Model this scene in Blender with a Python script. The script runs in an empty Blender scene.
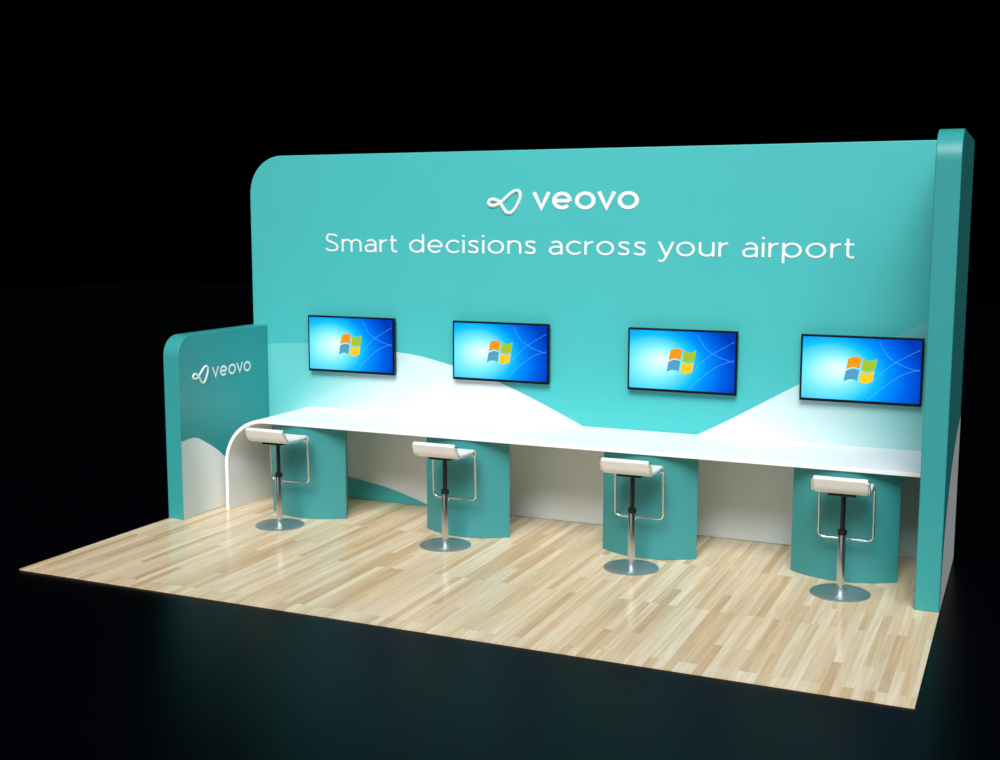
import bpy, math
from mathutils import Vector, Matrix
S=bpy.context.scene
S.view_settings.view_transform='Standard'
S.view_settings.look='None'
COL=bpy.context.collection

def lin(c):
    return tuple(((v/255)/12.92 if v/255<=.04045 else ((v/255+.055)/1.055)**2.4) for v in c)+(1,)
def mat(name,rgb=None,rough=.5,metal=0,spec=.5,noise=0,coat=0):
    m=bpy.data.materials.new(name);m.use_nodes=True
    nt=m.node_tree;b=nt.nodes['Principled BSDF']
    if rgb: b.inputs['Base Color'].default_value=lin(rgb)
    b.inputs['Roughness'].default_value=rough;b.inputs['Metallic'].default_value=metal
    b.inputs['Specular IOR Level'].default_value=spec
    if coat: b.inputs['Coat Weight'].default_value=coat
    if noise:
        tc=nt.nodes.new('ShaderNodeTexCoord');n=nt.nodes.new('ShaderNodeTexNoise');n.inputs['Scale'].default_value=3
        n.inputs['Detail'].default_value=3
        mx=nt.nodes.new('ShaderNodeMix');mx.data_type='RGBA'
        c=lin(rgb)
        mx.inputs[6].default_value=tuple(v*(1-noise) for v in c[:3])+(1,)
        mx.inputs[7].default_value=tuple(min(1,v*(1+noise)) for v in c[:3])+(1,)
        nt.links.new(tc.outputs['Object'],n.inputs['Vector']);nt.links.new(n.outputs['Fac'],mx.inputs[0])
        nt.links.new(mx.outputs[2],b.inputs['Base Color'])
    return m
def emis(name,rgb,st=1):
    m=bpy.data.materials.new(name);m.use_nodes=True
    nt=m.node_tree;nt.nodes.clear();e=nt.nodes.new('ShaderNodeEmission');o=nt.nodes.new('ShaderNodeOutputMaterial')
    e.inputs[0].default_value=lin(rgb);e.inputs[1].default_value=st;nt.links.new(e.outputs[0],o.inputs[0]);return m
def grad(name,axisvec,off,stops,rough=.5):
    """printed gradient: dot(objcoord,axisvec)+off -> ramp"""
    m=bpy.data.materials.new(name);m.use_nodes=True
    nt=m.node_tree;b=nt.nodes['Principled BSDF'];b.inputs['Roughness'].default_value=rough
    tc=nt.nodes.new('ShaderNodeTexCoord');d=nt.nodes.new('ShaderNodeVectorMath');d.operation='DOT_PRODUCT'
    d.inputs[1].default_value=axisvec;a=nt.nodes.new('ShaderNodeMath');a.inputs[1].default_value=off
    r=nt.nodes.new('ShaderNodeValToRGB')
    nt.links.new(tc.outputs['Object'],d.inputs[0]);nt.links.new(d.outputs['Value'],a.inputs[0]);nt.links.new(a.outputs[0],r.inputs[0])
    nt.links.new(r.outputs[0],b.inputs['Base Color'])
    el=r.color_ramp.elements
    while len(el)<len(stops): el.new(.5)
    for e,(p,c) in zip(el,stops): e.position=p;e.color=lin(c)
    r.color_ramp.interpolation='EASE'
    return m

def mkobj(name,verts,faces,mt=None,parent=None,smooth=False,bevel=0):
    me=bpy.data.meshes.new(name);me.from_pydata([tuple(v) for v in verts],[],faces);me.update()
    o=bpy.data.objects.new(name,me);COL.objects.link(o)
    if mt: me.materials.append(mt)
    if parent: o.parent=parent
    import bmesh
    bm=bmesh.new();bm.from_mesh(me);bmesh.ops.recalc_face_normals(bm,faces=bm.faces);bm.to_mesh(me);bm.free()
    if smooth:
        for p in me.polygons:p.use_smooth=True
        me.set_sharp_from_angle(angle=math.radians(35))
    if bevel:
        b=o.modifiers.new('bevel','BEVEL');b.width=bevel;b.segments=3;b.limit_method='ANGLE';b.angle_limit=math.radians(50)
    return o
def prism(name,pts,axis,a,b,mt,parent=None,bevel=0,smooth=True):
    def P(p,t):
        if axis=='x':return(t,p[0],p[1])
        if axis=='y':return(p[0],t,p[1])
        return(p[0],p[1],t)
    n=len(pts);v=[P(p,a) for p in pts]+[P(p,b) for p in pts]
    f=[list(range(n)),list(range(n,2*n))[::-1]]+[[i,(i+1)%n,(i+1)%n+n,i+n] for i in range(n)]
    return mkobj(name,v,f,mt,parent,smooth,bevel)
def box(name,x0,x1,y0,y1,z0,z1,mt,parent=None,bevel=0):
    return prism(name,[(x0,y0),(x1,y0),(x1,y1),(x0,y1)],'z',z0,z1,mt,parent,bevel,False)
def arc(cx,cy,r,a0,a1,n=16,ry=None):
    ry=ry or r
    return[(cx+r*math.cos(math.radians(a0+(a1-a0)*i/n)),cy+ry*math.sin(math.radians(a0+(a1-a0)*i/n))) for i in range(n+1)]
def lathe(name,prof,mt,parent,n=48,loc=(0,0,0)):
    v=[];f=[]
    for r,z in prof:
        for i in range(n):
            a=2*math.pi*i/n;v.append((loc[0]+r*math.cos(a),loc[1]+r*math.sin(a),loc[2]+z))
    for k in range(len(prof)-1):
        for i in range(n): f.append([k*n+i,k*n+(i+1)%n,(k+1)*n+(i+1)%n,(k+1)*n+i])
    f.append(list(range(n))[::-1]);f.append([(len(prof)-1)*n+i for i in range(n)])
    return mkobj(name,v,f,mt,parent,True)
def tube(name,pts,r,mt,parent,cyclic=False,res=6,smoothcurve=False):
    c=bpy.data.curves.new(name,'CURVE');c.dimensions='3D';c.bevel_depth=r;c.bevel_resolution=res;c.use_fill_caps=True
    if smoothcurve:
        s=c.splines.new('NURBS');s.order_u=3;s.use_endpoint_u=not cyclic
        s.resolution_u=12
    else: s=c.splines.new('POLY')
    s.points.add(len(pts)-1)
    for p,q in zip(s.points,pts): p.co=(*q,1)
    if smoothcurve: s.use_endpoint_u=True;s.order_u=3
    s.use_cyclic_u=cyclic
    o=bpy.data.objects.new(name,c);COL.objects.link(o);c.materials.append(mt)
    dg=bpy.context.evaluated_depsgraph_get();me=bpy.data.meshes.new_from_object(o.evaluated_get(dg))
    bpy.data.objects.remove(o)
    o=bpy.data.objects.new(name,me);COL.objects.link(o);o.parent=parent
    for p in me.polygons:p.use_smooth=True
    me.set_sharp_from_angle(angle=math.radians(50))
    return o
def fillet(pts,r,n=6):
    out=[Vector(pts[0])]
    for i in range(1,len(pts)-1):
        p=Vector(pts[i]);a=(Vector(pts[i-1])-p);b=(Vector(pts[i+1])-p)
        rr=min(r,a.length*.45,b.length*.45);A=p+a.normalized()*rr;B=p+b.normalized()*rr
        for k in range(n+1):
            t=k/n;out.append(A*(1-t)**2+p*2*t*(1-t)+B*t*t)
    out.append(Vector(pts[-1]));return out
def empty(name):
    e=bpy.data.objects.new(name,None);e.empty_display_size=.2;COL.objects.link(e);return e
def interp(pts,n=10):
    P=[pts[0]]+list(pts)+[pts[-1]];o=[]
    D=len(pts[0])
    for i in range(1,len(P)-2):
        for k in range(n):
            t=k/n
            o.append(tuple(.5*((2*P[i][j])+(-P[i-1][j]+P[i+1][j])*t+(2*P[i-1][j]-5*P[i][j]+4*P[i+1][j]-P[i+2][j])*t*t+(-P[i-1][j]+3*P[i][j]-3*P[i+1][j]+P[i+2][j])*t**3) for j in range(D)))
    o.append(pts[-1]);return o

# ---- geometric sans lettering, drawn as flat ribbons ----
def glyph(ch,w):
    """returns (width, [polylines]) x-height 1"""
    h=w/2;T=1-h;A=lambda cx,cy,rx,ry,a0,a1,n=24:arc(cx,cy,rx,a0,a1,n,ry)
    if ch=='o': return 1.08,[A(.54,.5,.54-h,.52-h,0,360,40)]
    if ch=='c': return .92,[A(.54,.5,.54-h,.52-h,42,318,32)]
    if ch=='e': return 1.04,[[(h+.02,.49),(1.03-h,.49)],A(.53,.5,.52-h,.52-h,-h*40,318,36)]
    if ch=='d': return 1.05,[A(.52,.5,.52-h,.52-h,0,360,40),[(1.04-h,0),(1.04-h,1.43)]]
    if ch=='p': return 1.05,[A(.54,.5,.52-h,.52-h,0,360,40),[(h,1),(h,-.40)]]
    def arch(x0,x1): 
        m=(x0+x1)/2;return [(x0,.50)]+A(m,.60,(x1-x0)/2,.42-h,180,0,20)+[(x1,0)]
    if ch=='n': return .90,[[(h,0),(h,1)],arch(h,.90-h)]
    if ch=='m': return 1.46,[[(h,0),(h,1)],arch(h,.73),arch(.73,1.46-h)]
    if ch=='u': return .90,[[(.90-h,0),(.90-h,1)],[(h,1)]+A(.45,.40,.45-h,.42-h,180,360,20)]
    if ch=='r': return .52,[[(h,0),(h,1)],[(h,.5)]+A(.50,.55,.50-h,.45-h,180,90,14)+[(.54,T)]]
    if ch=='i': return w,[[(h,0),(h,1)],[(h,1.22),(h,1.22+w*1.15)]]
    if ch=='t': return .56,[[(.10+h,1.30),(.10+h,.30)]+A(.10+h+.22,.27,.22,.27-h+.02,180,270,10)+[(.52,h)],[(0,T),(.50,T)]]
    if ch=='a': return .86,[[(.86-h,0),(.86-h,.62)]+A(.45,.62,.41-h,.40-h,0,140,16),[(.86-h,.57),(.42,.57)]+A(.36,.57/2+.01,.36-h,.30-h*.6,90,270,16)[1:]+[(.5,.03+h*.3),(.70,.13),(.86-h,.26)]]
    if ch=='s': return .74,[interp([(.68,.83),(.52,.94-h*.3),(.36,1-h),(.17,.90),(.12,.74),(.22,.60),(.40,.52),(.58,.42),(.63,.26),(.55,.10),(.36,h),(.18,.10),(.04,.18)],5)]
    if ch=='S': return 1.0,[interp([(.90,1.20),(.72,1.33),(.50,1.42-h),(.25,1.34),(.13,1.08),(.22,.88),(.48,.75),(.76,.62),(.90,.38),(.80,.14),(.50,h),(.26,.10),(.06,.25)],6)]
    if ch=='v': return .98,[[(h*.9,1),(.49,h*.75),(.98-h*.9,1)]]
    if ch=='y': return .96,[[(h*.9,1),(.49,.02)],[(.96-h*.9,1),(.46,-.10)]+interp([(.46,-.10),(.36,-.29),(.22,-.36),(.04,-.32)],5)[1:]]
    return .38,[]
def lettering(name,s,w,mt,x0,x1,zb,xh,y,parent,rot=None,gap=.20):
    cur=0;lines=[];prev=''
    for ch in s:
        gw,pl=glyph(ch,w)
        if ch in'vy' and prev!='': cur-=gap*.55
        if prev and prev in'vy': cur-=gap*.55
        for q in pl: lines.append([(a+cur,b) for a,b in q])
        cur+=gw+gap;prev=ch
    tot=cur-gap;sx=(x1-x0)/tot
    V=[];F=[]
    for li,q in enumerate(lines):
        q2=[q[0]]
        for p in q[1:]:
            if math.hypot(p[0]-q2[-1][0],p[1]-q2[-1][1])>1e-4:q2.append(p)
        q=q2;n=len(q);closed=math.hypot(q[0][0]-q[-1][0],q[0][1]-q[-1][1])<1e-3 if n>6 else False
        base=len(V)
        for i,p in enumerate(q):
            a=q[i-1] if i>0 else (q[-2] if closed else None)
            c=q[i+1] if i<n-1 else (q[1] if closed else None)
            d1=Vector((p[0]-a[0],p[1]-a[1])).normalized() if a else None
            d2=Vector((c[0]-p[0],c[1]-p[1])).normalized() if c else None
            if d1 is None:d1=d2
            if d2 is None:d2=d1
            d=(d1+d2)
            if d.length<1e-4:d=d1
            d.normalize();k=min(1.9,1/max(.2,d.dot(d1)))
            nx,nz=-d.y*k*w/2,d.x*k*w/2
            for sg in(1,-1):
                X=x0+(p[0]+sg*nx)*sx;Z=zb+(p[1]+sg*nz)*xh;e=.0001*(li%3)
                V.append((X,y-e,Z) if rot is None else (rot+e,X,Z))
        for i in range(n-1): F.append([base+2*i,base+2*i+1,base+2*i+3,base+2*i+2])
    return mkobj(name,V,F,mt,parent)

TEAL=(70,189,189)
M_teal=mat('teal_fabric_print',TEAL,.5,noise=.03)
M_teal_shaded=mat('teal_panel_print_shaded',(52,158,159),.4,noise=.03)  # wall teal darkened: dimmer light on the side panels is put into the colour
M_ped=mat('teal_pedestal_laminate_shaded',(58,146,149),.4,noise=.02)  # darker teal, with the shade under the counter painted into the base colour
M_white=mat('white_print',(240,246,247),.5)
M_counter=mat('white_laminate',(247,250,251),.5,spec=.25,noise=.01)
M_seat=mat('white_seat_shell',(246,248,248),.3)
M_chrome=mat('polished_chrome',(225,228,230),.2,1)
M_base=mat('satin_chrome_base',(165,185,190),.36,.8)
M_black=mat('black_plastic',(14,14,16),.35)
M_bezel=mat('black_gloss_bezel',(6,6,8),.3,spec=.3)

# ---------------- floor -----------------
def wood():
    m=bpy.data.materials.new('light_wood_plank');m.use_nodes=True
    nt=m.node_tree;N=nt.nodes;L=nt.links;b=N['Principled BSDF']
    tc=N.new('ShaderNodeTexCoord');mp=N.new('ShaderNodeMapping');mp.inputs['Rotation'].default_value=(0,0,math.radians(90))
    L.new(tc.outputs['Object'],mp.inputs[0])
    br=N.new('ShaderNodeTexBrick');br.offset=.37;br.offset_frequency=3
    br.inputs['Color1'].default_value=(0,0,0,1);br.inputs['Color2'].default_value=(1,1,1,1);br.inputs['Mortar'].default_value=(.3,.3,.3,1)
    br.inputs['Scale'].default_value=1;br.inputs['Mortar Size'].default_value=.0006;br.inputs['Brick Width'].default_value=.95;br.inputs['Row Height'].default_value=.056
    br.inputs['Bias'].default_value=0
    L.new(mp.outputs[0],br.inputs['Vector'])
    rp=N.new('ShaderNodeValToRGB');el=rp.color_ramp.elements
    cols=[(0,(214,182,140)),(.2,(230,204,164)),(.45,(238,216,180)),(.75,(246,229,198)),(1,(226,196,154))]
    while len(el)<len(cols):el.new(.5)
    for e,(p,c) in zip(el,cols):e.position=p;e.color=lin(c)
    L.new(br.outputs['Color'],rp.inputs[0])
    mp2=N.new('ShaderNodeMapping');mp2.inputs['Scale'].default_value=(30,1.2,1);L.new(tc.outputs['Object'],mp2.inputs[0])
    ad=N.new('ShaderNodeVectorMath');ad.operation='ADD';sc=N.new('ShaderNodeVectorMath');sc.operation='SCALE';sc.inputs['Scale'].default_value=9
    L.new(br.outputs['Color'],sc.inputs[0]);L.new(mp2.outputs[0],ad.inputs[0]);L.new(sc.outputs[0],ad.inputs[1])
    n=N.new('ShaderNodeTexNoise');n.inputs['Scale'].default_value=1.2;n.inputs['Detail'].default_value=5;n.inputs['Distortion'].default_value=.8
    L.new(ad.outputs[0],n.inputs['Vector'])
    mr=N.new('ShaderNodeMapRange');mr.inputs['From Min'].default_value=.3;mr.inputs['From Max'].default_value=.7;mr.inputs['To Min'].default_value=.80;mr.inputs['To Max'].default_value=1.06
    L.new(n.outputs['Fac'],mr.inputs[0])
    mu=N.new('ShaderNodeVectorMath');mu.operation='SCALE';L.new(rp.outputs[0],mu.inputs[0]);L.new(mr.outputs[0],mu.inputs['Scale'])
    L.new(mu.outputs[0],b.inputs['Base Color']);b.inputs['Roughness'].default_value=.2;b.inputs['Specular IOR Level'].default_value=.5
    return m
M_wood=wood()
floor=box('floor',-3,3,-2.99,0,-.008,0,M_wood)
M_ground=mat('dark_gloss_ground',(2,3,6),.3,spec=.05)
ground=box('ground',-30,30,-14,30,-.06,-.0085,M_ground)

# ---------------- walls -----------------
YB=-.13
R0=.33
wb=[(-3,0),(2.849,0),(2.849,3),( -3+R0,3)]+arc(-3+R0,3-R0,R0,90,180)[1:]
wall_back=prism('wall_back',wb,'y',YB,0,M_teal,bevel=.006)
LX=-2.85
wl=[(YB-.001,0),(YB-.001,1.51)]+arc(-1.38+.17,1.51-.17,.17,90,180)+[(-1.38,0)]
wall_left=prism('wall_left',wl,'x',-3,LX,M_teal_shaded,bevel=.006)
wr=[(0,0),(0,3)]+arc(-1.36+.2,3-.2,.2,90,180)+[(-1.36,0)]
wall_right=prism('wall_right',wr,'x',2.85,3,M_teal_shaded,bevel=.006)

def strip(name,top,zb,mt,parent,y=None,x=None):
    v=[];f=[]
    for(a,z) in top:
        for zz in(zb,max(z,zb)):
            v.append((a,y,zz) if y is not None else (x,a,zz))
    for i in range(len(top)-1): f.append([2*i,2*i+2,2*i+3,2*i+1])
    return mkobj(name,v,f,mt,parent)
G1=grad('print_hill_gradient',(.38,0,-.42),1.42,[(0,(104,202,201)),(.45,(212,234,236)),(.7,(236,243,245))])
h1=interp([(-2.85,1.34),(-2.5,1.36),(-2.19,1.355),(-1.5,1.32),(-1.12,1.26),(-.56,1.11),(.14,.81),(.6,.55),(1.0,.3)])
strip('print_hill',h1,.003,G1,wall_back,y=YB-.0015)
G2=grad('print_slope_gradient',(.3,0,.3),-.35,[(0,(238,243,245)),(.3,(228,240,242)),(.95,(98,196,194))])
h2=interp([(-.37,.003),(.34,.42),(1.17,.83),(1.88,1.24),(2.74,1.73),(2.845,1.79)])
strip('print_slope',h2,.003,G2,wall_back,y=YB-.003)
h3=interp([(-2.85,.27),(-2.5,.27),(-2.06,.2),(-1.6,.12),(-1.2,.003)])
strip('print_low_hill',h3,.003,M_teal,wall_back,y=YB-.0045)
GL=grad('print_side_gradient',(0,1.2,.3),1.5,[(0,(205,222,222)),(.5,(252,254,254))])
h4=interp([(-1.375,.65),(-1.2,.655),(-1.07,.6),(-.9,.5),(-.76,.385),(-.6,.22),(-.45,.003)])
strip('print_hill_side',h4,.003,GL,wall_left,x=LX+.0015)
h5=interp([(-1.355,.003),(-1.3,.3),(-1.1,.6),(-.8,.82),(-.4,.98),(-.003,1.05)])
strip('print_hill_side',h5,.003,M_white,wall_right,x=3.0015)

def emblem(parent,f,r,mt):
    pts=[(.44,.44),(.28,.60),(.12,.62),(.03,.50),(.08,.36),(.22,.33),(.40,.46),(.60,.72),(.76,.92),(.90,.98),(.99,.86),(.97,.60),(.86,.28),(.74,.06),(.60,.04),(.52,.16),(.46,.30),(.40,.46)]
    tube('emblem',[f(*p) for p in pts],r,mt,parent,smoothcurve=True,res=3)
emblem(wall_back,lambda u,v:(-.68+u*.30,YB-.002,2.49+v*.195),.0145,M_white)
lettering('logo_lettering','veovo',.21,M_white,-.28,.61,2.53,.135,YB-.004,wall_back,gap=.17)
lettering('slogan_lettering','Smart decisions across your airport',.15,M_white,-2.225,2.24,2.172,.108,YB-.004,wall_back,gap=.21)
emblem(wall_left,lambda u,v:(LX+.002,-1.21+u*.21,1.09+v*.15),.0095,M_white)
lettering('logo_lettering','veovo',.22,M_white,-.95,-.40,1.125,.09,0,wall_left,rot=LX+.004,gap=.17)

# ---------------- counter -----------------
CT=.80;TH=.03;CX0=-2.74;CR=.40
outer=[(CX0,0)]+arc(CX0+CR,CT-CR,CR,180,90,24)+[(2.847,CT)]
inner=[(2.847,CT-TH)]+arc(CX0+CR,CT-CR,CR-TH,90,180,24)+[(CX0+TH,0)]
prism('waterfall_counter',outer+inner,'y',-.95,YB-.006,M_counter,bevel=.002)
for cx in (-2.01,-.545,.935,2.33):
    w=.36
    front=[]
    n=20;sag=.14;yc=-.935
    for k in range(n+1):
        t=-1+2*k/n
        front.append((cx+w*t, yc+sag*t*t))
    pts=front+[(cx+w-.16,-.5),(cx+w-.2,-.45),(cx-w+.2,-.45),(cx-w+.16,-.5)]
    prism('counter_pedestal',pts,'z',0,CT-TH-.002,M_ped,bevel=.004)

# ---------------- monitors -----------------
def wallpaper():
    m=bpy.data.materials.new('screen_wallpaper');m.use_nodes=True
    nt=m.node_tree;N=nt.nodes;L=nt.links;N.clear()
    tc=N.new('ShaderNodeTexCoord')
    mp=N.new('ShaderNodeMapping');mp.inputs['Location'].default_value=(-.30,0,-.36);mp.inputs['Scale'].default_value=(.92,0,.70)
    L.new(tc.outputs['Generated'],mp.inputs[0])
    ln=N.new('ShaderNodeVectorMath');ln.operation='LENGTH';L.new(mp.outputs[0],ln.inputs[0])
    sp=N.new('ShaderNodeSeparateXYZ');L.new(tc.outputs['Generated'],sp.inputs[0])
    a=N.new('ShaderNodeMath');a.operation='MULTIPLY_ADD';a.inputs[1].default_value=.26;L.new(sp.outputs[0],a.inputs[0]);L.new(ln.outputs['Value'],a.inputs[2])
    a2=N.new('ShaderNodeMath');a2.operation='MULTIPLY_ADD';a2.inputs[1].default_value=.16;L.new(sp.outputs[2],a2.inputs[0]);L.new(a.outputs[0],a2.inputs[2])
    r=N.new('ShaderNodeValToRGB');el=r.color_ramp.elements
    st=[(.18,(225,253,255)),(.35,(120,232,255)),(.50,(20,190,252)),(.64,(0,140,245)),(.82,(0,92,222)),(1,(0,55,175))]
    while len(el)<len(st):el.new(.5)
    for e,(p,c) in zip(el,st):e.position=p;e.color=lin(c)
    L.new(a2.outputs[0],r.inputs[0])
    e=N.new('ShaderNodeEmission');e.inputs[1].default_value=1.15;o=N.new('ShaderNodeOutputMaterial');L.new(r.outputs[0],e.inputs[0]);L.new(e.outputs[0],o.inputs[0])
    return m
M_wp=wallpaper()
M_streak=emis('screen_streak',(110,205,252),1)
panes=[emis('pane_orange',(250,160,30)),emis('pane_green',(170,205,45)),emis('pane_blue',(90,165,200)),emis('pane_yellow',(255,212,40))]
def monitor(cx,cz,w,h):
    e=empty('wall_monitor');e.location=(cx,YB,cz)
    y0=-.055
    box('bracket',-.14,.14,-.02,-.004,-.12,.12,M_black,e)
    box('housing',-w/2,w/2,y0,-.02,-h/2,h/2,M_bezel,e,bevel=.004)
    b=.015
    mkobj('screen',[(-w/2+b,y0-.001,-h/2+b*1.4),(w/2-b,y0-.001,-h/2+b*1.4),(w/2-b,y0-.001,h/2-b),(-w/2+b,y0-.001,h/2-b)],[[0,1,2,3]],M_wp,e)
    s=.088
    for k,(ix,iz) in enumerate(((0,1),(1,1),(0,0),(1,0))):
        v=[];f=[];n=8
        for j in range(n+1):
            for q in(0,1):
                u=ix+(.06 if ix else 0)-1+ j/n*.94; vv=iz-1+(.06 if iz else 0)+q*.94
                wz=.18*math.sin((u+1)*math.pi)
                X=(u*1.0+.14*vv)*s*1.15; Z=(vv*.95+wz+.05*u)*s
                v.append((X,y0-.003,Z))
        for j in range(n): f.append([2*j,2*j+2,2*j+3,2*j+1])
        mkobj('logo_pane',v,f,panes[k],e)
    W2=w/2-b;H2=h/2-b*1.5
    for pts in ([(.05,-.95),(.25,-.3),(.55,.25),(.98,.75)],[(.15,-.97),(.45,-.45),(.7,-.1),(.98,.1)],[(.3,.95),(.45,.5),(.7,.2),(.98,.05)]):
        tube('light_streak',[(a*W2,y0-.0012,c*H2*.98) for a,c in interp(pts,6)],.0010,M_streak,e,res=1)
for cx in(-1.955,-.54,.985,2.315): monitor(cx,1.37,.86,.49)

# ---------------- stools -----------------
def stool(x,y,rot=0):
    e=empty('bar_stool')
    lathe('base',[(.195,0),(.195,.006),(.185,.012),(.10,.020),(.04,.028),(.034,.045),(.034,.05)],M_base,e)
    lathe('column',[(.026,.045),(.026,.42),(.024,.425)],M_chrome,e)
    lathe('gas_lift',[(.016,.42),(.016,.68)],M_black,e)
    lathe('lift_collar',[(.03,.40),(.03,.43)],M_black,e)
    box('mount_plate',-.09,.09,-.09,.09,.672,.69,M_black,e,bevel=.004)
    mid=fillet([(.185,0,.668),(.168,0,.705),(.02,0,.70),(-.14,0,.712),(-.19,0,.81)],.06,8)
    mid=[(p.x,p.z) for p in mid]
    t=.017;up=[];dn=[]
    for i,p in enumerate(mid):
        a=mid[max(0,i-1)];c=mid[min(len(mid)-1,i+1)]
        d=Vector((c[0]-a[0],c[1]-a[1])).normalized();nx,nz=-d.y,d.x
        up.append((p[0]+nx*t,p[1]+nz*t));dn.append((p[0]-nx*t,p[1]-nz*t))
    prism('seat_shell',up+dn[::-1],'x',-.170,.170,M_seat,e,bevel=.008)
    r=.0085;q=.178
    path=[(-q,-.185,.80),(-q,-.14,.705),(-q,.15,.70),(-q,.165,.33),(q,.165,.33),(q,.15,.70),(q,-.14,.705),(q,-.185,.80)]
    tube('footrest_frame',fillet(path,.045),r,M_chrome,e)
    tube('back_bar',[(-q,-.185,.79),(q,-.185,.79)],.0075,M_chrome,e)
    e.location=(x,y,0);e.rotation_euler=(0,0,rot)
for x in(-2.03,-.54,.93,2.37): stool(x,-1.2)

# ---------------- lights -----------------
def sun(name,loc,tgt,e,ang):
    l=bpy.data.lights.new(name,'SUN');l.energy=e;l.angle=math.radians(ang)
    o=bpy.data.objects.new(name,l);COL.objects.link(o);o.location=loc
    o.rotation_euler=(Vector(tgt)-Vector(loc)).to_track_quat('-Z','Y').to_euler();return o
sun('key_light',(1.0,-6,7.2),(0,0,1),3.05,30)
sun('side_light',(5,-5,7.5),(0,0,1),.95,30)
sun('front_fill',(-2,-8,2.5),(0,0,1),.28,60)
l=bpy.data.lights.new('wall_wash_light','AREA');l.energy=12;l.shape='RECTANGLE';l.size=3.0;l.size_y=.5
o=bpy.data.objects.new('wall_wash_light',l);COL.objects.link(o);o.location=(0.2,-2.2,4.3)
o.rotation_euler=(Vector((0.2,0,2.0))-Vector(o.location)).to_track_quat('-Z','Y').to_euler()

w=bpy.data.worlds.new('world');S.world=w;w.use_nodes=True
w.node_tree.nodes['Background'].inputs[0].default_value=(0,0,0,1)

# ---------------- camera -----------------
p=[3.4455,-9.181,2.4384,-.4169,.1311,.0014,1.2082]
cd=bpy.data.cameras.new('camera');cam=bpy.data.objects.new('camera',cd);COL.objects.link(cam);S.camera=cam
cd.sensor_width=36;cd.sensor_fit='HORIZONTAL';cd.lens=p[6]*36
cy,sy=math.cos(p[3]),math.sin(p[3]);cp,sp=math.cos(p[4]),math.sin(p[4])
f=Vector((sy*cp,cy*cp,-sp));r=Vector((cy,-sy,0));u=r.cross(f)
r2=math.cos(p[5])*r+math.sin(p[5])*u;u2=-math.sin(p[5])*r+math.cos(p[5])*u
M=Matrix((r2,u2,-f)).transposed().to_4x4();M.translation=Vector(p[:3]);cam.matrix_world=M
cd.clip_end=200
